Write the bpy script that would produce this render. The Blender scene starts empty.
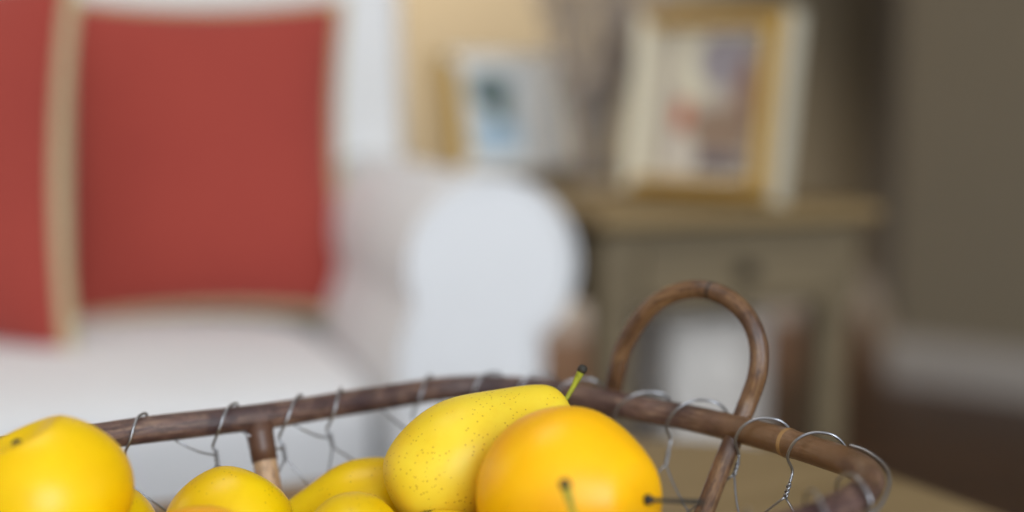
import bpy, bmesh, math, random
from mathutils import Vector, Matrix, Euler, noise
R = math.radians
random.seed(4)
scene = bpy.context.scene
COL = scene.collection

# ---------------------------------------------------------------- camera maths
CAMZ, FPX, PITCH = 0.75, 1024*50/36, math.atan(181/1422.2)
def ray(px, py):
    dx, dy = (px-512)/FPX, (256-py)/FPX
    f = Vector((0, math.cos(PITCH), -math.sin(PITCH)))
    u = Vector((0, math.sin(PITCH), math.cos(PITCH)))
    return f + u*dy + Vector((1, 0, 0))*dx
def atz(px, py, z):
    r = ray(px, py); return Vector((0, 0, CAMZ)) + r*((z-CAMZ)/r.z)
def atd(px, py, d):
    r = ray(px, py); return Vector((0, 0, CAMZ)) + r*(d/r.y)

# ---------------------------------------------------------------- object helpers
def tag(o, label, cat, group=None):
    o['label'] = label; o['category'] = cat
    if group: o['group'] = group
    return o
def thing(name, loc, yaw, label, cat, group=None):
    o = bpy.data.objects.new(name, None); COL.objects.link(o)
    o.location = loc; o.rotation_euler = (0, 0, yaw); o.empty_display_size = .05
    return tag(o, label, cat, group)
def obj(name, bm, mats, parent=None, smooth=True, loc=None, rot=None, bevel=0, sub=0, seg=3):
    me = bpy.data.meshes.new(name)
    bmesh.ops.recalc_face_normals(bm, faces=bm.faces)
    bm.to_mesh(me); bm.free()
    if not isinstance(mats, (list, tuple)): mats = [mats]
    for m in mats: me.materials.append(m)
    o = bpy.data.objects.new(name, me); COL.objects.link(o)
    if parent: o.parent = parent
    if loc is not None: o.location = loc
    if rot is not None: o.rotation_euler = rot
    for p in me.polygons: p.use_smooth = smooth
    if bevel:
        b = o.modifiers.new('b', 'BEVEL'); b.width = bevel; b.segments = seg
        b.limit_method = 'ANGLE'; b.angle_limit = R(35)
        if smooth:
            w = o.modifiers.new('w', 'WEIGHTED_NORMAL')
    if sub:
        s = o.modifiers.new('s', 'SUBSURF'); s.levels = s.render_levels = sub
    return o
def structure(o): o['kind'] = 'structure'; return o
def add_box(bm, lo, hi):
    vs = [bm.verts.new((x, y, z)) for z in (lo[2], hi[2]) for y in (lo[1], hi[1]) for x in (lo[0], hi[0])]
    for f in ((0,1,3,2), (4,6,7,5), (0,4,5,1), (2,3,7,6), (0,2,6,4), (1,5,7,3)):
        bm.faces.new([vs[i] for i in f])
    return vs
def box(lo, hi):
    bm = bmesh.new(); add_box(bm, lo, hi); return bm
def add_prism(bm, poly, z0, z1, axis='z'):
    def P(a, b, c): return (a, b, c) if axis == 'z' else (a, c, b)
    lo = [bm.verts.new(P(x, y, z0)) for x, y in poly]; hi = [bm.verts.new(P(x, y, z1)) for x, y in poly]
    n = len(poly)
    bm.faces.new(lo); bm.faces.new(hi)
    for i in range(n): bm.faces.new((lo[i], lo[(i+1) % n], hi[(i+1) % n], hi[i]))
def add_tube(bm, pts, rad, seg=14, closed=False, caps=True, up=Vector((0, 0, 1))):
    """tube swept along pts, UV u = metres along, v = around"""
    n = len(pts); uvl = bm.loops.layers.uv.verify()
    tans = []
    for i in range(n):
        a = pts[(i-1) % n] if (closed or i > 0) else pts[i]
        b = pts[(i+1) % n] if (closed or i < n-1) else pts[i]
        tans.append((b-a).normalized())
    ref = Vector((0, 0, 1)) if abs(tans[0].z) < .9 else Vector((1, 0, 0))
    nrm = (ref - tans[0]*ref.dot(tans[0])).normalized()
    rings, us, u = [], [], 0
    for i in range(n):
        nrm = (nrm - tans[i]*nrm.dot(tans[i])).normalized()
        if closed:
            nrm = (up - tans[i]*tans[i].dot(up)).normalized()
        bn = tans[i].cross(nrm)
        r = rad(i/(n-1)) if callable(rad) else (rad[i] if isinstance(rad, list) else rad)
        rings.append([bm.verts.new(pts[i] + (nrm*math.cos(2*math.pi*k/seg) + bn*math.sin(2*math.pi*k/seg))*r) for k in range(seg)])
        us.append(u)
        u += (pts[(i+1) % n]-pts[i]).length
    m = n if closed else n-1
    for i in range(m):
        A, B = rings[i], rings[(i+1) % n]
        u0 = us[i]; u1 = us[i] + (pts[(i+1) % n]-pts[i]).length
        for k in range(seg):
            f = bm.faces.new((A[k], A[(k+1) % seg], B[(k+1) % seg], B[k]))
            for l, uv in zip(f.loops, ((u0, k/seg), (u0, (k+1)/seg), (u1, (k+1)/seg), (u1, k/seg))): l[uvl].uv = uv
    if caps and not closed:
        bm.faces.new(rings[0]); bm.faces.new(rings[-1])
def tube(pts, rad, **k):
    bm = bmesh.new(); add_tube(bm, [Vector(p) for p in pts], rad, **k); return bm
def catmull(pts, per=8, closed=False):
    pts = [Vector(p) for p in pts]; n = len(pts); out = []
    for i in range(n if closed else n-1):
        g = (lambda j: pts[j % n]) if closed else (lambda j: pts[min(max(j, 0), n-1)])
        p0, p1, p2, p3 = g(i-1), g(i), g(i+1), g(i+2)
        for k in range(per):
            t = k/per
            out.append(.5*((2*p1) + (p2-p0)*t + (2*p0-5*p1+4*p2-p3)*t*t + (3*p1-p0-3*p2+p3)*t**3))
    if not closed: out.append(pts[-1])
    return out
def lathe(prof, seg=40, cap=False):
    bm = bmesh.new(); rings = []
    for r, z in prof:
        rings.append([bm.verts.new((r*math.cos(2*math.pi*k/seg), r*math.sin(2*math.pi*k/seg), z)) for k in range(seg)])
    for A, B in zip(rings, rings[1:]):
        for k in range(seg): bm.faces.new((A[k], A[(k+1) % seg], B[(k+1) % seg], B[k]))
    if cap: bm.faces.new(rings[0]); bm.faces.new(rings[-1])
    return bm

# ---------------------------------------------------------------- material helpers
def S(r, g, b):
    f = lambda c: ((c/255+.055)/1.055)**2.4 if c/255 > .04045 else c/255/12.92
    return (f(r), f(g), f(b), 1)
class M:
    def __init__(s, name, rough=.5, metal=0, spec=.5):
        s.m = bpy.data.materials.new(name); s.m.use_nodes = True
        s.t = s.m.node_tree; s.n = s.t.nodes; s.b = s.n['Principled BSDF']
        s.set('Roughness', rough); s.set('Metallic', metal); s.set('Specular IOR Level', spec)
        s._tc = None
    def set(s, k, v): s.b.inputs[k].default_value = v
    def link(s, a, b): s.t.links.new(a, b)
    def tc(s, which='Object', scale=None):
        t = s.n.new('ShaderNodeTexCoord'); o = t.outputs[which]
        if scale is not None:
            mp = s.n.new('ShaderNodeMapping'); mp.inputs['Scale'].default_value = scale
            s.link(o, mp.inputs['Vector']); o = mp.outputs['Vector']
        return o
    def noise(s, vec, scale=5, detail=4, rough=.55):
        n = s.n.new('ShaderNodeTexNoise'); n.inputs['Scale'].default_value = scale
        n.inputs['Detail'].default_value = detail; n.inputs['Roughness'].default_value = rough
        s.link(vec, n.inputs['Vector']); return n.outputs['Fac']
    def ramp(s, fac, stops):
        r = s.n.new('ShaderNodeValToRGB'); e = r.color_ramp.elements
        e[0].position, e[0].color = stops[0]; e[1].position, e[1].color = stops[-1]
        for p, c in stops[1:-1]:
            x = e.new(p); x.color = c
        s.link(fac, r.inputs['Fac']); return r.outputs['Color']
    def mix(s, fac, a, b, mode='MIX'):
        m = s.n.new('ShaderNodeMix'); m.data_type = 'RGBA'; m.blend_type = mode
        for v, k in ((fac, 0), (a, 6), (b, 7)):
            if hasattr(v, 'type') and not isinstance(v, (tuple, float, int)): s.link(v, m.inputs[k])
            else: m.inputs[k].default_value = v
        return m.outputs[2]
    def math(s, op, a, b=0.0, c=None):
        m = s.n.new('ShaderNodeMath'); m.operation = op
        for v, k in ((a, 0), (b, 1), (c, 2)):
            if v is None: continue
            if isinstance(v, (int, float)): m.inputs[k].default_value = v
            else: s.link(v, m.inputs[k])
        return m.outputs[0]
    def color(s, c):
        if isinstance(c, tuple): s.set('Base Color', c)
        else: s.link(c, s.b.inputs['Base Color'])
        return s
    def bump(s, h, strength=.2, dist=.001):
        b = s.n.new('ShaderNodeBump'); b.inputs['Strength'].default_value = strength; b.inputs['Distance'].default_value = dist
        s.link(h, b.inputs['Height']); s.link(b.outputs['Normal'], s.b.inputs['Normal']); return s

def fruit_mat(name, base, blush, shade, speck, speck_amt=.5, rough=.36):
    m = M(name, rough, 0, .34)
    v = m.tc('Object')
    c = m.mix(m.ramp(m.noise(v, 22, 3), [(.38, (0,0,0,1)), (.66, (1,1,1,1))]), base, blush)
    c = m.mix(m.math('MULTIPLY', m.ramp(m.noise(v, 60, 5, .7), [(.5, (0,0,0,1)), (.75, (1,1,1,1))]), .35), c, shade)
    vo = m.n.new('ShaderNodeTexVoronoi'); vo.inputs['Scale'].default_value = 430; m.link(v, vo.inputs['Vector'])
    dots = m.math('LESS_THAN', vo.outputs['Distance'], .20)
    sel = m.math('GREATER_THAN', m.noise(v, 90, 2), .56 - .12*speck_amt)
    vs = m.n.new('ShaderNodeSeparateColor'); m.link(vo.outputs['Color'], vs.inputs[0])
    sel2 = m.math('LESS_THAN', vs.outputs[0], speck_amt)
    d = m.math('MULTIPLY', m.math('MULTIPLY', dots, sel), sel2)
    c = m.mix(m.math('MULTIPLY', d, .5), c, speck)
    m.color(c)
    m.set('Subsurface Weight', .12); m.set('Subsurface Radius', (.012, .006, .001)); m.set('Subsurface Scale', 1.0)
    m.bump(m.noise(v, 45, 3), .25, .0015)
    return m.m
def fabric(name, c1, c2, scale=600, rough=.9, bump=.2):
    m = M(name, rough, 0, .2); v = m.tc('Object')
    m.color(m.mix(m.noise(v, 9, 3), c1, c2)); m.bump(m.noise(v, scale, 2), bump, .001)
    m.set('Sheen Weight', .15)
    return m.m
def cane(name, dark, mid, light, ringcol, spacing=.13, off=0.0, rough=.38, ochre=None):
    m = M(name, rough)
    uv = m.tc('UV', (14, 9, 1))
    fine = m.noise(uv, 3, 5, .65)
    uv2 = m.tc('UV', (160, 2, 1)); patch = m.noise(m.tc('Object'), 38, 4, .6)
    c = m.ramp(fine, [(.28, dark), (.5, mid), (.72, light)])
    c = m.mix(m.ramp(patch, [(.42, (0,0,0,1)), (.62, (1,1,1,1))]), c, dark)
    gr = m.ramp(m.noise(m.tc('UV', (26, 3, 1)), 4, 6, .75), [(.40, (1,1,1,1)), (.52, (0,0,0,1))])
    c = m.mix(m.math('MULTIPLY', gr, .6), c, tuple(x*.45 for x in dark[:3]) + (1,))
    sx = m.n.new('ShaderNodeSeparateXYZ'); m.link(m.tc('UV'), sx.inputs[0])
    a = m.math('ABSOLUTE', m.math('SUBTRACT', m.math('MODULO', m.math('ADD', sx.outputs[0], off), spacing), spacing/2))
    ring = m.math('LESS_THAN', a, .0012)
    if ochre:
        sp = m.n.new('ShaderNodeSeparateXYZ'); m.link(m.tc('UV'), sp.inputs[0])
        near = m.math('SUBTRACT', 1, m.math('MULTIPLY', m.math('ABSOLUTE', m.math('SUBTRACT', sp.outputs[0], ochre)), 9))
        near = m.math('ADD', near, m.math('SUBTRACT', m.noise(m.tc('Object'), 45, 4, .65), .5))
        c = m.mix(m.ramp(near, [(.1, (0,0,0,1)), (.7, (.42,.42,.42,1))]), c, S(146,106,56))
    c = m.mix(ring, c, ringcol)
    m.color(c)
    m.bump(m.noise(m.tc('UV', (30, 40, 1)), 3, 4), .35, .001)
    return m.m
def flat(name, c, rough=.5, metal=0, c2=None, scale=8):
    m = M(name, rough, metal)
    if c2: m.color(m.mix(m.noise(m.tc('Object'), scale, 4), c, c2))
    else: m.color(c)
    return m.m
def wood(name, dark, light, rough=.45, sc=(3, 40, 40), planks=None, rot=0):
    m = M(name, rough); v = m.tc('Object')
    mp = m.n.new('ShaderNodeMapping'); mp.inputs['Rotation'].default_value = (0, 0, rot); m.link(v, mp.inputs['Vector'])
    mp2 = m.n.new('ShaderNodeMapping'); mp2.inputs['Scale'].default_value = sc; m.link(mp.outputs[0], mp2.inputs['Vector'])
    c = m.ramp(m.noise(mp2.outputs[0], 1, 6, .65), [(.3, dark), (.7, light)])
    if planks:
        br = m.n.new('ShaderNodeTexBrick'); m.link(mp.outputs[0], br.inputs['Vector'])
        br.inputs['Scale'].default_value = 1; br.inputs['Brick Width'].default_value = planks*11
        br.inputs['Row Height'].default_value = planks; br.inputs['Mortar Size'].default_value = .0015
        br.inputs['Color1'].default_value = (1,1,1,1); br.inputs['Color2'].default_value = (.65,.65,.65,1)
        br.inputs['Mortar'].default_value = (.2,.2,.2,1)
        c = m.mix(1.0, c, br.outputs['Color'], 'MULTIPLY')
    m.color(c); return m.m
def picture(name, base, blobs, aspect):
    """soft-edged painted patches in the print's own object coordinates (x right, z up, metres)"""
    m = M(name, .35); v = m.tc('Object'); c = base
    sp = m.n.new('ShaderNodeSeparateXYZ'); m.link(v, sp.inputs[0])
    nz = m.math('MULTIPLY', m.math('SUBTRACT', m.noise(v, 60, 3), .5), .9)
    for (x, z, rx, rz, col) in blobs:
        a = m.math('DIVIDE', m.math('SUBTRACT', sp.outputs[0], x), rx); b = m.math('DIVIDE', m.math('SUBTRACT', sp.outputs[2], z), rz)
        d = m.math('ADD', m.math('ADD', m.math('POWER', m.math('ABSOLUTE', a), 2.5), m.math('POWER', m.math('ABSOLUTE', b), 2.5)), nz)
        f = m.ramp(d, [(.6, (1,1,1,1)), (1.0, (0,0,0,1))])
        c = m.mix(f, c, col)
    m.color(c); return m.m

# materials
PEAR   = fruit_mat('pear_yellow_freckled', S(243,214,56), S(238,198,22), S(230,180,20), S(165,100,20), .9, .44)
PEAR2  = fruit_mat('pear_yellow', S(238,200,0), S(230,188,0), S(218,168,0), S(140,90,20), .45)
PEAR3  = fruit_mat('pear_orange_yellow', S(254,188,0), S(250,174,0), S(248,178,0), S(200,120,5), .2, .40)
PEAR4  = fruit_mat('pear_golden', S(244,200,0), S(237,188,0), S(226,176,0), S(150,100,20), .12, .38)
STEM_G = flat('stem_green', S(186,190,30), .5, 0, S(60,60,20), 260)
STEM_B = flat('stem_brown', S(70,52,25), .6, 0, S(110,85,30), 120)
STEMTIP = flat('stem_tip_dark', S(42,38,30), .7)
CANE_H = cane('cane_handle', S(80,54,38), S(122,88,58), S(156,122,84), S(60,42,30), .15, .017, .26)
CANE_D = flat('cane_dark_wrap', S(100,70,52), .45, 0, S(78,52,42), 90)
CANE_P = cane('cane_pale', S(150,112,84), S(196,160,122), S(216,184,148), S(110,80,50), .2)
WIRE   = flat('wire_galvanised', (.44,.45,.47,1), .34, .95, (.26,.26,.28,1), 60)
SOFA   = fabric('sofa_white_linen', S(240,240,240), S(232,232,232))
RED    = fabric('cushion_red_linen', S(170,72,60), S(158,64,56), 500)
TAN    = fabric('cushion_tan_linen', S(204,188,148), S(192,176,136), 500)
WALL   = fabric('wall_greige_paint', S(146,134,112), S(143,131,109), 200, .9, .05)
BASEB  = flat('baseboard_paint', S(170,163,156), .5)
CEIL   = flat('ceiling_paint', S(236,234,230), .9)
FLOORM = wood('floor_dark_wood', S(66,43,28), S(92,62,42), .42, (2, 30, 30), .09, R(20))
TABLEM = wood('coffee_table_wood', S(128,108,74), S(150,128,92), .4, (2, 34, 34))
ENDT   = wood('end_table_weathered', S(94,81,58), S(124,108,80), .6, (3, 40, 40))
ENDTOP = wood('end_table_top_golden', S(126,103,66), S(150,126,84), .5, (3, 40, 40))
GOLD   = flat('gold_leaf_frame', S(196,160,84), .42, .35, S(176,138,66), 30)
CREAM  = flat('cream_painted_frame', S(222,214,192), .5, 0, S(206,196,172), 20)
WHITEF = flat('white_painted_frame', S(232,230,224), .5)
MATB   = flat('mount_board', S(214,204,180), .8)
GLASSM = M('vase_glass', .03); GLASSM.set('Transmission Weight', 1.0); GLASSM.set('IOR', 1.12); GLASSM.color((.93,.94,.95,1)); GLASSM = GLASSM.m
TWIG   = flat('twig_bark_grey', S(196,182,170), .8, 0, S(112,99,90), 18)
BIN    = fabric('bin_pale_fabric', S(240,234,226), S(230,224,216), 300)
HOOKM  = flat('dark_bronze', S(60,52,42), .5, .6)

# ---------------------------------------------------------------- setting
ROOM = R(19.3)
cu, su = math.cos(ROOM), math.sin(ROOM)
def room(u, v, z=0, o=(0, 0)): return Vector((o[0] + cu*u - su*v, o[1] + su*u + cu*v, z))
structure(obj('floor', box((-3.2, -2.6, -.05), (3.4, 6.2, 0)), FLOORM, smooth=False))
A = Vector((.940, 3.45, 0)); B = Vector((1.135, 4.47, 0))      # wall corner and the far end of its return
ext = (B-A).normalized()
Lb = B + Vector((-cu, -su, 0))*4.4
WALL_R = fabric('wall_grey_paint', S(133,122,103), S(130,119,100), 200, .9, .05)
RETURN_COL = flat('return_wall_slate', S(96,95,98), .7)  # return face gets a darker, bluer colour than the other walls
def wall(name, p, q, th, h=2.6):
    d = (q-p).normalized(); n = Vector((d.y, -d.x, 0))
    bm = bmesh.new(); pts = [p, q, q+n*th, p+n*th]
    add_prism(bm, [(a.x, a.y) for a in pts], 0, h)
    return structure(obj(name, bm, WALL if name == 'wall_back' else RETURN_COL if name == 'wall_return' else WALL_R, smooth=False))
def skirt(name, p, q, side=1, h=.115, th=.018):
    d = (q-p).normalized(); n = Vector((-d.y, d.x, 0))*side; bm = bmesh.new()
    prof = [(0, 0), (th, 0), (th, h*.72), (th*.75, h*.8), (th*.6, h*.94), (th*.3, h), (0, h)]
    a = [bm.verts.new(p + n*o + Vector((0, 0, z))) for o, z in prof]; b = [bm.verts.new(q + n*o + Vector((0, 0, z))) for o, z in prof]
    k = len(prof); bm.faces.new(a); bm.faces.new(b)
    for i in range(k): bm.faces.new((a[i], a[(i+1) % k], b[(i+1) % k], b[i]))
    return structure(obj(name, bm, BASEB, smooth=False))
wall('wall_back', B, Lb, .12)
C = A + Vector((.78, -.62, 0)).normalized()*3.2
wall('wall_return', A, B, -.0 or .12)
wall('wall_right', C, A, .12)
structure(obj('blocker_wall_left', box((-2.9, -.4, 0), (-2.8, 3.4, 2.6)), WALL, smooth=False))  # unseen wall, added to keep world light off the cushions
skirt('baseboard_back', B, Lb); skirt('baseboard_return', A, B); skirt('baseboard_right', C, A)
structure(obj('ceiling', box((-3.2, -.6, 2.6), (3.4, 6.2, 2.65)), CEIL, smooth=False))

# ---------------------------------------------------------------- coffee table
def rounded_rect(x0, y0, x1, y1, r, n=10):
    out = []
    for cx, cy, a0 in ((x1-r, y1-r, 0), (x0+r, y1-r, 90), (x0+r, y0+r, 180), (x1-r, y0+r, 270)):
        for k in range(n+1):
            a = R(a0 + 90*k/n); out.append((cx + r*math.cos(a), cy + r*math.sin(a)))
    return out
TZ = .46
CT = R(28)
ct = thing('coffee_table', (.19, 1.178, 0), CT, 'low light wood coffee table with rounded corners holding the wire basket of pears', 'coffee table')
bm = bmesh.new(); add_prism(bm, rounded_rect(-1.15, -.80, 0, 0, .17), TZ-.028, TZ)
obj('tabletop', bm, TABLEM, ct, bevel=.005)
bm = bmesh.new(); add_prism(bm, rounded_rect(-1.07, -.72, -.08, -.08, .1), TZ-.09, TZ-.028)
obj('apron', bm, TABLEM, ct, bevel=.003)
for x in (-1.05, -.10):
    for y in (-.70, -.10):
        obj('leg', lathe([(.0, 0), (.018, 0), (.02, .01), (.03, TZ-.1), (.03, TZ-.03), (0, TZ-.03)], 20), TABLEM, ct, loc=(x, y, 0))

# ---------------------------------------------------------------- wire basket
RZ = .575; RR = .0067
vis = [(-30,455),(45,445),(100,436.5),(145,430),(228,420.5),(283,413.5),(347,403),(400,395),(440,389),(480,387),(520,388.5),(555,392),(590,398.5),
       (640,409),(685,417),(740,429.5),(790,443.5),(830,456),(852,464),(866,473),(869,484),(858,497),(836,509),(800,524)]
rimk = [atz(x, y, RZ) for x, y in vis]
d0 = (rimk[2]-rimk[6]).normalized()
p0 = rimk[0]
near = rimk[-1]
rimk += [Vector((.075,.515,RZ)), Vector((.0,.468,RZ)), Vector((-.09,.425,RZ)), Vector((-.165,.392,RZ)), Vector((-.20,.388,RZ)), Vector((-.232,.41,RZ)),
         Vector((-.28,.49,RZ)), Vector((-.315,.555,RZ)), Vector((-.322,.59,RZ)), Vector((-.30,.617,RZ))]
rim = catmull(rimk, 10, True)
# arc-length resample
def resample(pts, n, closed=True):
    L = [0]
    m = len(pts) if closed else len(pts)-1
    for i in range(m): L.append(L[-1] + (pts[(i+1) % len(pts)]-pts[i]).length)
    T = L[-1]; out = []; j = 0
    for k in range(n if closed else n+1):
        s = T*k/n
        while j < m-1 and L[j+1] < s: j += 1
        f = (s-L[j])/(L[j+1]-L[j]) if L[j+1] > L[j] else 0
        out.append(pts[j].lerp(pts[(j+1) % len(pts)], f))
    return out, T
rim, RL = resample(rim, 480)
NR = len(rim)
def rp(s):                       # point, tangent, inward normal at arc length s
    t = (s/RL*NR) % NR; i = int(t); f = t-i
    p = rim[i % NR].lerp(rim[(i+1) % NR], f)
    tg = (rim[(i+4) % NR]-rim[(i-3) % NR]).normalized()
    inw = Vector((tg.y, -tg.x, 0))
    return p, tg, inw
def wallp(s, drop, off=0):
    p, tg, inw = rp(s)
    return p + inw*(.42*drop + off) - Vector((0, 0, drop))
def s_at(px):                    # arc length of the rim point nearest to a pixel column on the far/right stretch
    best = None
    for i, p in enumerate(rim):
        v = p - Vector((0, 0, CAMZ)); dep = v.y*math.cos(PITCH) - v.z*math.sin(PITCH)
        x = 512 + FPX*v.x/dep
        up = v.y*math.sin(PITCH)+v.z*math.cos(PITCH); y = 256-FPX*up/dep
        if y > 500: continue
        if best is None or abs(x-px) < best[0]: best = (abs(x-px), i)
    return best[1]/NR*RL
OFF = (.225 - s_at(790)) % .45
CANE = cane('cane_brown', S(68,48,48), S(110,83,74), S(162,134,110), S(158,122,76), .45, OFF, .3, s_at(800))
cen = Vector((-.07, .59, TZ))
bk = thing('wire_basket', cen, 0, 'chicken wire fruit basket with brown cane rim and looped handle, on the coffee table', 'basket')
def bobj(name, bm, mat, **k):
    bmesh.ops.translate(bm, verts=bm.verts, vec=-cen)
    return obj(name, bm, mat, bk, **k)
def cane_r(base, spacing=.45, off=OFF):
    out = []
    for i in range(NR):
        u = RL*i/NR; a = abs((u+off) % spacing - spacing/2)
        out.append(base*(1 + .09*math.exp(-(a/.003)**2) + .035*noise.noise(Vector((u*25, 1, 0)))))
    return out
bobj('rim', tube(rim, cane_r(RR), seg=24, closed=True), CANE)
DROP = .106
bot = [wallp(RL*i/160, DROP) for i in range(160)]
bobj('base_ring', tube(bot, .0052, seg=14, closed=True), CANE)
# floor net of the basket plus side netting, one pattern of wire
def wires_tube(bm, pts, r=.00062, per=3, seg=6):
    add_tube(bm, catmull(pts, per) if len(pts) > 2 else [Vector(p) for p in pts], r, seg=seg)
s_vis = [s_at(x) for x in (124, 208, 278, 326, 410, 470, 520, 563, 629, 682, 742, 803)]
ss = sorted(s_vis)
# complete around the loop with ~4 cm spacing
last = ss[-1]; first = ss[0] + RL
corner = s_at(866)
extra = [s_at(866) + .006, s_at(866) + .040]
s_cur = extra[-1] + .04
rest = []
nrest = round((first - s_cur)/.041)
for k in range(nrest): rest.append(s_cur + (first - s_cur)*k/nrest)
nodes = ss + extra + rest
NN = len(nodes)
def nd(k): return nodes[k % NN] + RL*(k//NN)
bm = bmesh.new()
T0 = .0150
rnd = random.Random(8)
jit = {}
def netp(k, row):
    """junction: row 0 under the loops, odd rows half-way between"""
    key = (k % NN, row)
    if key not in jit: jit[key] = (rnd.uniform(-.003, .003), rnd.uniform(-.0025, .0025))
    j = jit[key]
    s = nd(k) if row % 2 == 0 else (nd(k)+nd(k+1))/2
    return s + j[0], T0 + row*.0265 + j[1]
TW = .0065
for row in range(0, 4):
    for k in range(NN):
        s, d = netp(k, row)
        a, b = wallp(s, d), wallp(s, min(d+TW, DROP))
        # twisted pair
        for ph in (0, math.pi):
            pts = []
            for q in range(9):
                t = q/8; an = ph + t*math.pi*3; p = a.lerp(b, t)
                _, tg, inw = rp(s); pts.append(p + (tg*math.cos(an) + inw*math.sin(an))*.0008)
            add_tube(bm, pts, .0006, seg=6)
        for side in (0, 1):
            if row < 3:
                k2 = (k if side else k-1) if row % 2 == 0 else (k+1 if side else k)
                # neighbour below
                s2, d2 = netp(k2, row+1)
                if row % 2 == 0 and k2 == -1: s2 -= RL
                if row % 2 == 0 and k2 < 0: s2 = (nd(-1)+nd(0))/2 if False else (nodes[-1]-RL+nodes[0])/2 + jit[((-1) % NN, row+1)][0]
                pa = wallp(s, d+TW); pb = wallp(s2, d2)
                mid = wallp((s+s2)/2, (d+TW+d2)/2, .0015)
                wires_tube(bm, [pa, mid, pb], .00058, 4)
            else:
                ds = .018*(1 if side else -1)
                wires_tube(bm, [wallp(s, min(d+TW, DROP)), wallp(s+ds, DROP+.001)], .00058)
# slack wires from the junctions back up to the rim along the far long side
for k in range(NN):
    if nodes[k] < s_at(500) or nodes[k] > nodes[-1] - .2:
        s, d = netp(k, 0)
        wires_tube(bm, [wallp(s, d+.002), wallp(s-.009, d-.001, .001), wallp(s-.019, .0065, .001), wallp(s-.021, .003, -.006)], .00058, 4)
# basket bottom net: crossing wires
zb = RZ-DROP-.0005
bp = [Vector((p.x, p.y, zb)) for p in bot]
def inside_spans(n0, c0):
    hits = []
    for i in range(len(bp)):
        a, b = bp[i], bp[(i+1) % len(bp)]; da, db = a.dot(n0)-c0, b.dot(n0)-c0
        if da*db < 0: hits.append(a.lerp(b, da/(da-db)))
    return hits[:2]
for ang in (R(-33), R(87)):
    n0 = Vector((math.cos(ang), math.sin(ang), 0)); cc = [p.dot(n0) for p in bp]
    c0 = min(cc)+.02
    while c0 < max(cc)-.01:
        h = inside_spans(n0, c0)
        if len(h) == 2: add_tube(bm, h, .00062, seg=6)
        c0 += .035
bobj('wire_netting', bm, WIRE)
# loops lacing the netting to the rim
Z = Vector((0, 0, 1))
for k in range(NN):
    s, d = netp(k, 0); s0 = nodes[k]
    big = 1.0 + .18*rnd.random()
    sk = (.019 if s_at(540) < s0 < s_at(866) else .015)*(1 + .15*rnd.uniform(-1, 1))
    def q(ds, o, z):
        p, tg, inw = rp(s + ds); return p + inw*o + Z*z
    node = wallp(s, d)
    if s0 < s_at(500) or s0 > nodes[len(ss)]+.12: g = .0082/.0092; big = 1.0
    else: g = 1.0
    pts = [node, q(-.001, .0045, -.011), q(.001, .0090*big*g, -.003), q(.3*sk, .0080*big*g, .0050*big*g), q(.6*sk, .003, .0088*big*g), q(sk, -.0035, .0084*big*g),
           q(1.15*sk, -.0082*big*g, .003), q(1.1*sk, -.0080, -.0035), q(1.0*sk, -.0045, -.0078)]
    bm = bmesh.new(); wires_tube(bm, pts, .00072, 6, 8)
    bobj('wire_loop', bm, WIRE)
# the lacing wire runs on round the outside of the near corner
sc = s_at(853); pts = []
for ds, o, z in ((-.004, -.001, .0078), (.004, -.0050, .0066), (.016, -.0076, .0042), (.028, -.0084, .002), (.040, -.0082, -.002), (.050, -.0064, -.006), (.055, -.002, -.0082)):
    p, tg, inw = rp(sc + ds); pts.append(p + inw*o + Z*z)
bm = bmesh.new(); wires_tube(bm, pts, .00078, 6, 8); bobj('wire_loop', bm, WIRE)
# carry posts under the rim
def post(s, slant=.001):
    top, mid, low = wallp(s, .004, -.001), wallp(s+slant*.25, .0215, -.001), wallp(s+slant, DROP-.002, .0)
    bobj('post', tube([mid.lerp(top, .15), mid, low], .0062, seg=18), CANE_P)
    bm = bmesh.new(); add_tube(bm, [top, top.lerp(mid, .3), top.lerp(mid, .6), mid], [.0078, .0070, .0068, .0067], seg=18)
    o = bobj('post_collar', bm, CANE_D)
for s in (s_at(260), s_at(262)-.19, s_at(262)-.19-RL*.0+ -.10, s_at(866)+.13, s_at(866)+.30):
    post(s)
# looped cane handle at the end
def hd(px, py, d): return atd(px, py, d)
sL, sR = s_at(617), s_at(742)
def outp(s, drop, off=-.0125): return wallp(s, drop, off)
rl, rr = outp(sL, 0), outp(sR, 0)
dL, dR = rl.y, rr.y
hp = [outp(sL-.012, .102), outp(sL-.010, .05), hd(611, 402, dL+.003)]
for px, py, f in ((617,372,.02), (624,347,.06), (640,320,.16), (662,299,.31), (690,289.5,.48), (716,292.5,.64), (738,306,.78), (752,325,.88), (758.5,348,.94), (757,375,.98)):
    hp.append(hd(px, py, dL + (dR-dL)*f))
hp += [hd(748, 402, dR+.001), hd(736, 432, dR-.004), hd(722, 466, dR-.012), hd(706, 508, dR-.024), hd(690, 548, dR-.036)]
bobj('handle', tube(catmull(hp, 8), lambda t: .0048*(1+.04*noise.noise(Vector((t*9, 3, 0)))), seg=20), CANE_H)
# matching handle on the other end (mirror place, outside the picture)
s1 = s_at(866)+.0
# centre of the left end
el = min(range(NR), key=lambda i: (rim[i]-Vector((-.275,.48,RZ))).length)/NR*RL
a, b = outp(el-.045, 0), outp(el+.045, 0)
hp2 = [outp(el-.04, .1), outp(el-.043, .05), a, a+Z*.03+(a-b)*.08, a.lerp(b, .22)+Z*.06, a.lerp(b, .5)+Z*.072, a.lerp(b, .78)+Z*.06, b+Z*.03+(b-a)*.08, b, outp(el+.043, .05), outp(el+.04, .1)]
bobj('handle', tube(catmull(hp2, 8), .0048, seg=20), CANE_H)

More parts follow.
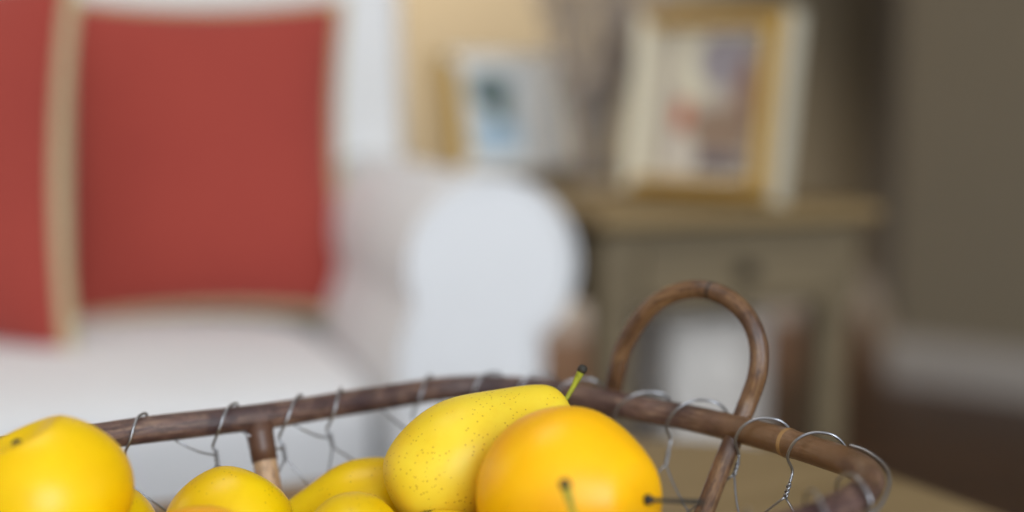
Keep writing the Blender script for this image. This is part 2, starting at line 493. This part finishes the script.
# ---------------------------------------------------------------- pears
def pear_mesh(Rm, L, neck=.5, neckpos=.62, seg=48, n=40, seed=0, dimple=.12, bend=0.0, fat=1.0):
    """profile along local z: 0 = blossom end, L = stem end; widest at about 0.38 L"""
    bm = bmesh.new(); rings = []
    for i in range(n+1):
        t = i/n; th = math.pi*t
        z = L*(.5-.5*math.cos(th))
        u = z/L
        body = math.sin(th)**(.92)
        w = 1 - (1-neck)*(1/(1+math.exp(-(u-neckpos)*11)))
        r = Rm*body*w*1.03
        # indent both ends
        if u < .12: z += L*.03*(1-u/.12)**2
        if u > .9: z -= L*dimple*((u-.9)/.1)**2
        off = bend*(u**2)*L
        ring = []
        for k in range(seg):
            a = 2*math.pi*k/seg
            p = Vector((r*math.cos(a), r*math.sin(a), z))
            nn = noise.noise(Vector((p.x*22+seed*7, p.y*22, p.z*22)))
            p.x *= 1+.055*nn; p.y *= 1+.055*nn
            p.x *= fat
            ring.append(bm.verts.new((p.x+off, p.y, p.z)))
        rings.append(ring)
    for A, B in zip(rings, rings[1:]):
        for k in range(seg): bm.faces.new((A[k], A[(k+1) % seg], B[(k+1) % seg], B[k]))
    bmesh.ops.remove_doubles(bm, verts=bm.verts, dist=1e-5)
    return bm
def make_pear(center, axis, Rm, L, mat, label, neck=.5, neckpos=.62, stem=('g', .022, .4), seed=0, cpos=.42, dimple=.1, bend=0, roll=0, calyx=True, cat='pear', name='pear', group=None):
    """center = middle of the thick end; axis = direction of the stem end"""
    ax = Vector(axis).normalized()
    rot = ax.to_track_quat('Z', 'Y') @ Euler((0, 0, roll)).to_quaternion()
    o = obj(name, pear_mesh(Rm, L, neck, neckpos, seed=seed, dimple=dimple, bend=bend), mat)
    o.rotation_mode = 'QUATERNION'; o.rotation_quaternion = rot
    o.location = Vector(center) - rot @ Vector((0, 0, L*cpos))
    tag(o, label, cat, group)
    if stem:
        kind, sl, lean = stem
        ztop = L*(1-dimple) - .003; x0 = bend*L; ln = 0 if isinstance(lean, Vector) else lean
        pts = [(x0, 0, ztop), (x0+ln*.1*sl, 0, ztop+sl*.35), (x0+ln*.35*sl, 0, ztop+sl*.7), (x0+ln*.7*sl, 0, ztop+sl)]
        if isinstance(lean, Vector):
            wd = rot.inverted() @ lean.normalized(); b0 = Vector((x0, 0, ztop)); az = Vector((0, 0, 1))
            pts = [b0, b0 + az*sl*.12 + wd*sl*.12, b0 + az*sl*.16 + wd*sl*.5, b0 + az*sl*.15 + wd*sl]
        pts = catmull(pts, 5)
        nn = len(pts)
        st = obj('stem', tube(pts, [(.0017 if i < nn*.2 else .0012 if kind != 'c' else .0009) + .0011*max(0, (i/nn-.6))*(2.6 if kind == 'g' else 1) for i in range(nn)], seg=10), STEM_G if kind == 'g' else STEM_B if kind == 'b' else STEMTIP, o)
        e = pts[-1]; e0 = pts[-3]
        dd = (e-e0).normalized()
        if kind == 'c': e = pts[4]
        tp = obj('stem_tip', tube([e-dd*.0015, e+dd*.0002, e+dd*.0016, e+dd*.0024], [.0021, .0024, .0021, .0010], seg=10), STEMTIP, st)
    if calyx: obj('calyx', lathe([(0, L*.034), (.0022, L*.030), (.0034, L*.022), (.0026, L*.026), (.0008, L*.040)], 10), STEMTIP, o)
    return o
P = []
# the two in front at the top of the heap
make_pear(atd(458, 465, .655), (.76, .34, .37), .0322, .103, PEAR, 'pale yellow freckled pear with green stem at the top of the heap, nearest the handle', .66, .56, ('g', .018, Vector((.45,.1,.85))), 1, .37, .03, calyx=False)
make_pear(atd(566, 497, .603), (.76, -.58, .15), .0395, .083, PEAR3, 'large glossy orange yellow pear in front of the freckled pear, brown stem pointing right', .78, .72, ('c', .024, Vector((1, -.1, -.02))), 2, .46, .05)
make_pear(atd(46, 500, .585), (-.38, -.06, .92), .0362, .067, PEAR4, 'big round golden pear at the left end of the basket, stem hollow turned up', .93, .7, ('b', .005, .3), 3, .47, .16)
make_pear(atd(228, 533, .638), (-.35, -.35, -.70), .0310, .080, PEAR2, 'yellow pear with rounded top in front of the pale cane post', .6, .62, None, 4, .40, calyx=False)
make_pear(atd(368, 509, .692), (-.95, -.18, -.22), .0262, .088, PEAR2, 'yellow pear lying on its side against the far rim, behind the other pears', .68, .60, ('b', .014, .3), 5, .40)
make_pear(atd(357, 555, .615), (.2, -.75, -.45), .0255, .078, PEAR2, 'small yellow pear peeking up just left of the freckled pear', .6, .62, None, 6, .40)
make_pear(atd(104, 536, .635), (.1, .6, -.5), .0262, .072, PEAR2, 'yellow pear mostly hidden behind the round golden pear', .6, .62, None, 7, .40)
make_pear(atd(196, 577, .575), (-.6, -.5, -.2), .0300, .078, PEAR3, 'orange yellow pear low in front between the round golden pear and the small ones', .65, .62, None, 8, .40)
make_pear(atd(440, 577, .61), (.2, -.3, -.8), .0290, .078, PEAR2, 'yellow pear wedged under the freckled pear, only its top showing', .6, .62, None, 9, .40)
g = make_pear(atd(590, 632, .535), (-.12, -.06, .98), .030, .070, PEAR2, 'yellow pear below the large orange yellow one, only its green upright stem showing', .5, .60, ('g', .026, -.35), 10, .45, .03)
low = [(-.225, .505, .500), (-.125, .552, .502), (-.165, .470, .500), (-.072, .510, .500), (-.040, .600, .508), (-.115, .622, .506), (.032, .632, .508), (.022, .560, .502), (-.185, .568, .505), (-.020, .665, .512)]
for i, (x, y, z) in enumerate(low):
    make_pear((x, y, z), (math.cos(i*2.1), math.sin(i*2.1), .0), .0265, .070, PEAR2, 'yellow pear at the bottom of the heap in the wire basket', .6, .62, None, 20+i, .42, calyx=i < 6, group='pears at the bottom of the basket')

# ---------------------------------------------------------------- sofa
SO = (-.0076, 1.55)
sofa = thing('sofa', (SO[0], SO[1], 0), ROOM, 'white upholstered sofa with rolled arms behind the coffee table', 'sofa')
def arm(xc, flip=1):
    prof = []
    for k in range(25):
        a = R(-58 + 262*k/24); prof.append((-.014+.096*math.cos(a), .541 + .096*math.sin(a)))
    prof += [(-.118, .46), (-.122, .40), (-.122, .07)]
    prof += [(.04, .07), (.04, .40), (.042, .44)]
    bm = bmesh.new(); add_prism(bm, [(xc + flip*x, z) for x, z in prof], 0, .86, 'y')
    o = obj('arm', bm, SOFA, sofa, bevel=.014, seg=4)
    loop = [Vector((xc+flip*x*1.0, -.001, z)) for x, z in prof]
    obj('piping', tube(resample(loop, 90)[0], .004, seg=8, closed=True, up=Vector((0, 1, 0))), SOFA, o)
    return o
arm(0); arm(-1.95, -1)
SW = 1.95-.105*2
obj('base', box((-1.828, .03, .07), (-.122, .84, .27)), SOFA, sofa, bevel=.02)
def cushion(lo, hi, crown, name, parent, nx=18, ny=18):
    bm = bmesh.new(); bmesh.ops.create_cube(bm, size=1)
    bmesh.ops.subdivide_edges(bm, edges=bm.edges, cuts=14, use_grid_fill=True)
    c = [(a+b)/2 for a, b in zip(lo, hi)]; h = [(b-a)/2 for a, b in zip(lo, hi)]
    for v in bm.verts:
        x, y, z = v.co*2
        k = 6
        nrm = (abs(x)**k + abs(y)**k + abs(z)**k)**(1/k); x, y, z = x/nrm, y/nrm, z/nrm
        zz = z*(1 + crown*max(0, (1-x*x))*max(0, (1-y*y)))
        v.co = (c[0]+h[0]*x, c[1]+h[1]*y, c[2]+h[2]*zz)
    return obj(name, bm, SOFA, parent)
for x0, x1 in ((-.975, -.125), (-1.825, -.978)):
    cushion((x0, -.02, .27), (x1, .60, .425), .22, 'seat_cushion', sofa)
# back with a rolled top
prof = [(.60, .25), (.56, .45), (.60, .88)]
for k in range(15):
    a = R(170 - 200*k/14); prof.append((.70 + .10*math.cos(a), 0.93 + .085*math.sin(a)))
prof += [(.80, .70), (.84, .25)]
bm = bmesh.new()
n = len(prof); Aw = [bm.verts.new((-1.93, y, z)) for y, z in prof]; Bw = [bm.verts.new((.045, y, z)) for y, z in prof]
bm.faces.new(Aw); bm.faces.new(Bw)
for i in range(n): bm.faces.new((Aw[i], Aw[(i+1) % n], Bw[(i+1) % n], Bw[i]))
obj('backrest', bm, SOFA, sofa, bevel=.02, seg=4)
for x in (-1.86, -.06):
    for y in (.06, .78):
        obj('foot', lathe([(0, 0), (.018, 0), (.026, .03), (.028, .07), (0, .07)], 16), HOOKM, sofa, loc=(x, y, 0))

def pillow(name, loc, yaw, lean, W, H, T, label):
    t = thing(name, loc, yaw, label, 'cushion', 'red cushions on the sofa')
    def P(u, v, s):
        x = W/2*u*(1-.10*(1-v*v)); z = H/2*v*(1-.08*(1-u*u))
        e = max(0, (1-u*u))*max(0, (1-v*v))
        y = -s*T/2*e**.42
        return Vector((x, y, z))
    rot = Matrix.Rotation(-lean, 4, 'X'); up = Vector((0, 0, H/2*math.cos(lean)))
    for nm, s, mt in (('front_cover', 1, RED), ('back_cover', -1, TAN)):
        bm = bmesh.new(); N = 36; g = []
        for j in range(N+1):
            row = []
            for i in range(N+1):
                u = math.sin((i/N-.5)*math.pi); v = math.sin((j/N-.5)*math.pi)
                row.append(bm.verts.new(rot @ P(u, v, s) + up))
            g.append(row)
        for j in range(N):
            for i in range(N): bm.faces.new((g[j][i], g[j][i+1], g[j+1][i+1], g[j+1][i]))
        o = obj(nm, bm, mt, t)
    edge = []
    for a, b in (((-1,-1), (1,-1)), ((1,-1), (1,1)), ((1,1), (-1,1)), ((-1,1), (-1,-1))):
        for k in range(16):
            f = k/16; edge.append(rot @ P(a[0]+(b[0]-a[0])*f, a[1]+(b[1]-a[1])*f, 1) + up)
    obj('piping', tube(edge, .010, seg=10, closed=True, up=Vector((0, 1, 0))), TAN, t)
    return t
pillow('throw_cushion', (-.412, 1.885, .433), R(12), R(12), .385, .425, .15, 'red cushion with tan edging, whole front showing, leaning nearest the sofa arm')
pillow('throw_cushion', (-.687, 1.70, .426), R(-24), R(4), .41, .44, .16, 'red cushion with wide tan edge, the one farther from the sofa arm')

# ---------------------------------------------------------------- end table with pictures and vase
ETO = Vector((.098, 1.535, 0)); EZ = .60
et = thing('end_table', ETO, ROOM, 'weathered wooden side table with golden top beside the sofa arm', 'side table')
W_, D_ = .355, .76
obj('tabletop', box((-.0, 0, EZ-.018), (W_, D_, EZ)), ENDTOP, et, bevel=.005)
obj('apron', box((.02, .02, EZ-.115), (W_-.02, D_-.02, EZ-.022)), ENDT, et, bevel=.003)
dr = obj('drawer', box((.055, .010, EZ-.100), (W_-.055, .022, EZ-.038)), ENDT, et, bevel=.003)
obj('knob', lathe([(0, -.0), (.006, 0), (.006, .008), (.011, .013), (.010, .019), (0, .021)], 16), HOOKM, dr, loc=(W_/2, .010, EZ-.069), rot=(R(90), 0, 0))
for x in (.008, W_-.066):
    for y in (.022, D_-.062):
        bm = bmesh.new(); vs = add_box(bm, (x, y, 0), (x+.040, y+.040, EZ-.03))
        for v in vs[:4]:
            v.co.x += (x+.02-v.co.x)*.35; v.co.y += (y+.02-v.co.y)*.35
        obj('leg', bm, ENDT, et, bevel=.003)

def frame(name, loc, yaw, W, H, border, depth, lean, mats, pic, label, mat_w=.02, dx=0, pw=None, mount=None, my=.55):
    """stands on its bottom edge, leaning back; front faces local -y"""
    t = thing(name, loc, yaw, label, 'picture frame')
    G = Matrix.Rotation(-lean, 4, 'X')
    def put(nm, bm, m, **k):
        bmesh.ops.transform(bm, matrix=G, verts=bm.verts); return obj(nm, bm, m, t, **k)
    face, side, stile = mats
    # moulding: front ring
    bm = bmesh.new()
    def ring(x, z, y, iz): return [(-x, y, z), (x, y, z), (x, y, iz), (-x, y, iz)]
    lay = [(W/2, 0, 0), (W/2, 0, -depth*.75), (W/2-.004, .004, -depth), (W/2-border*.5, border*.5, -depth*.86), (W/2-border, border, -depth*.95), (W/2-border, border, -depth*.6), (W/2-border, border, 0)]
    rings = []
    for x, ins, y in lay:
        rings.append([bm.verts.new(c) for c in ((-x, y, ins), (x, y, ins), (x, y, H-ins), (-x, y, H-ins))])
    for A_, B_ in zip(rings, rings[1:]):
        for k in range(4): bm.faces.new((A_[k], A_[(k+1) % 4], B_[(k+1) % 4], B_[k]))
    for f in bm.faces: f.material_index = 0
    for k in range(4): pass
    me = put('moulding', bm, [face, side, stile], smooth=False)
    for p in me.data.polygons:
        if p.index < 4: p.material_index = 1
        elif p.index % 4 == 3: p.material_index = 2
    put('backing', box((-W/2+.002, -.004, .002), (W/2-.002, .001, H-.002)), MATB, smooth=False)
    put('mount', box((-W/2+border*.9, -depth*my, border*.9), (W/2-border*.9, -depth*(my-.05), H-border*.9)), mount or MATB, smooth=False)
    w, h = W/2-border-mat_w, H/2-border-mat_w
    w = pw or w
    bm = box((-w, -.0006, -h), (w, .0006, h))
    o = obj('photo_print', bm, pic, t, smooth=False)
    o.matrix_local = G @ Matrix.Translation((dx, -depth*my-.0012, H/2))
    # easel strut
    bm = bmesh.new()
    hz = H*.62; top = G @ Vector((0, .002, hz)); foot = Vector((0, top.y + H*.32, .002))
    for sx in (-.018, .018): pass
    a = [Vector((sx, top.y, top.z)) for sx in (-.014, .014)]; b = [Vector((sx, foot.y, .0)) for sx in (.024, -.024)]
    v1 = [bm.verts.new(p) for p in a+b]; v2 = [bm.verts.new(p + Vector((0, .004, 0))) for p in a+b]
    bm.faces.new(v1); bm.faces.new(v2)
    for i in range(4): bm.faces.new((v1[i], v1[(i+1) % 4], v2[(i+1) % 4], v2[i]))
    obj('easel_strut', bm, HOOKM, t, smooth=False)
    return t
picB = picture('print_interior_view', S(176,164,150), [(-.02,.05,.030,.05,S(212,204,178)), (.018,.055,.040,.038,S(142,134,138)), (.05,.0,.012,.06,S(128,84,60)), (.020,-.03,.045,.030,S(142,118,98)),
    (-.034,-.014,.012,.02,S(190,104,64)), (.010,-.075,.05,.018,S(98,90,98)), (-.03,-.065,.02,.03,S(206,196,180))], 1)
picA = picture('print_tree_and_lake', S(196,206,210), [(-.002,.032,.034,.028,S(84,102,100)), (.014,.005,.016,.026,S(64,80,62)), (0,-.040,.040,.026,S(166,190,206))], 1)
yawB = R(-39)
frame('picture_frame', (.243, 1.722, EZ), yawB, .200, .224, .020, .055, R(9), (GOLD, CREAM, CREAM), picB, 'large gold picture frame with cream sides standing at the front of the side table', .010)
frame('picture_frame', (-.014, 2.10, EZ), R(28), .185, .180, .022, .045, R(15), (WHITEF, GOLD, GOLD), picA, 'small white picture frame with a dark green and blue photo, behind the sofa arm', .006, -.022, .046, WHITEF, .85)

vz = Vector((.108, 1.90, EZ))
vase = thing('glass_vase', vz, 0, 'clear tapered glass vase between the two picture frames', 'vase')
outer = [(0, .0), (.030, .0), (.033, .004), (.036, .03), (.044, .08), (.053, .125), (.055, .135)]
inner = [(.052, .135), (.050, .125), (.041, .08), (.033, .03), (.029, .010), (0, .009)]
obj('bowl', lathe(outer+inner, 40), GLASSM, vase)
rt = random.Random(5)
for i in range(36):
    a = rt.uniform(0, 2*math.pi); r0 = rt.uniform(.002, .024); r1 = rt.uniform(.02, .040); b = a + rt.uniform(-1.2, 1.2)
    h = rt.uniform(.30, .48); r2 = rt.uniform(.04, .13); c = b + rt.uniform(-.6, .6)
    pts = [Vector((r0*math.cos(a+2.6), r0*math.sin(a+2.6), .0115)), Vector((r1*math.cos(b)*.9, r1*math.sin(b)*.9, .12)),
           Vector(((r1+r2)/2*math.cos(b), (r1+r2)/2*math.sin(b), h*.6)), Vector((r2*math.cos(c), r2*math.sin(c), h))]
    bm = bmesh.new(); cp = catmull(pts, 7); add_tube(bm, cp, lambda t: .0034*(1-.6*t), seg=6)
    for q in range(3):
        j = rt.randint(8, len(cp)-4); p = cp[j]; dr_ = (cp[j+1]-cp[j]).normalized() + Vector((rt.uniform(-.8,.8), rt.uniform(-.8,.8), .1))
        add_tube(bm, [p, p+dr_*.03, p+dr_*.05+Vector((0,0,.015))], [.0012, .0009, .0005], seg=5)
    o = obj('branch', bm, TWIG, loc=vz); tag(o, 'thin grey brown bare branch standing in the clear glass vase', 'branch', 'bare branches in the glass vase')

bn = thing('storage_bin', Vector((.250, 1.93, 0)), ROOM, 'pale plain fabric bin standing under the side table', 'bin')
bm = bmesh.new()
o1 = rounded_rect(-.076, -.09, .076, .09, .02, 5); o2 = [(x*.92, y*.94) for x, y in o1]
def ringv(poly, z): return [bm.verts.new((x, y, z)) for x, y in poly]
L1 = [ringv([(x*.94, y*.94) for x, y in o1], .0), ringv(o1, .425), ringv(o1, .430), ringv(o2, .430), ringv([(x*.86, y*.9) for x, y in o1], .01)]
n = len(o1)
for A_, B_ in zip(L1, L1[1:]):
    for k in range(n): bm.faces.new((A_[k], A_[(k+1) % n], B_[(k+1) % n], B_[k]))
bm.faces.new(L1[0]); bm.faces.new(L1[-1])
obj('body', bm, BIN, bn)
hnd = obj('handle', tube(catmull([(-.03, -.092, .37), (-.026, -.100, .345), (.0, -.103, .335), (.026, -.100, .345), (.03, -.092, .37)], 6), .004, seg=8), BIN, bn)

# ---------------------------------------------------------------- light
w = bpy.data.worlds.new('world'); scene.world = w; w.use_nodes = True
bg = w.node_tree.nodes['Background']; bg.inputs[0].default_value = (.94, .95, 1.0, 1); bg.inputs[1].default_value = .56
def area(name, loc, target, sx, sy, power, col):
    l = bpy.data.lights.new(name, 'AREA'); l.shape = 'RECTANGLE'; l.size = sx; l.size_y = sy; l.energy = power; l.color = col
    o = bpy.data.objects.new(name, l); COL.objects.link(o); o.location = loc
    o.rotation_euler = (Vector(target)-Vector(loc)).to_track_quat('-Z', 'Y').to_euler(); return o
area('window_light', (.9, -1.9, 1.50), (0, 1.0, .50), 1.5, 1.7, 84, (.84, .92, 1.0))
area('side_fill_light', (-2.7, 1.5, 1.5), (-.2, 2.0, .6), 1.2, 1.3, 9, (1.0, .90, .76))  # warm fill added for the seat and inner arm; no window stands there
area('overhead_fill_light', (-.5, 1.1, 2.5), (-.5, 1.3, 0), .9, .9, 9, (1.0, .97, .93))  # soft fill added overhead to brighten the sofa seat, no fitting modelled
dl = bpy.data.lights.new('wall_wash_fill', 'SPOT'); dl.energy = 620; dl.color = (1, .89, .74); dl.shadow_soft_size = .06; dl.spot_size = R(66); dl.spot_blend = .9  # unseen warm spot, added to brighten the left part of the back wall
do = bpy.data.objects.new('wall_wash_fill', dl); COL.objects.link(do); do.location = (-.55, 3.0, 2.55)
do.rotation_euler = (Vector((-.40, 3.9, 1.0))-do.location).to_track_quat('-Z', 'Y').to_euler()

# ---------------------------------------------------------------- camera
cd = bpy.data.cameras.new('camera'); cam = bpy.data.objects.new('camera', cd); COL.objects.link(cam)
cam.location = (0, 0, CAMZ); cam.rotation_euler = (R(90)-PITCH, 0, 0)
cd.lens = 50; cd.sensor_width = 36; cd.clip_start = .02
cd.dof.use_dof = True; cd.dof.focus_distance = .668; cd.dof.aperture_fstop = 1.8
scene.camera = cam
vs_ = scene.view_settings
vs_.view_transform = 'Standard'; vs_.look = 'None'; vs_.gamma = 1; vs_.use_curve_mapping = False; vs_.exposure = 0
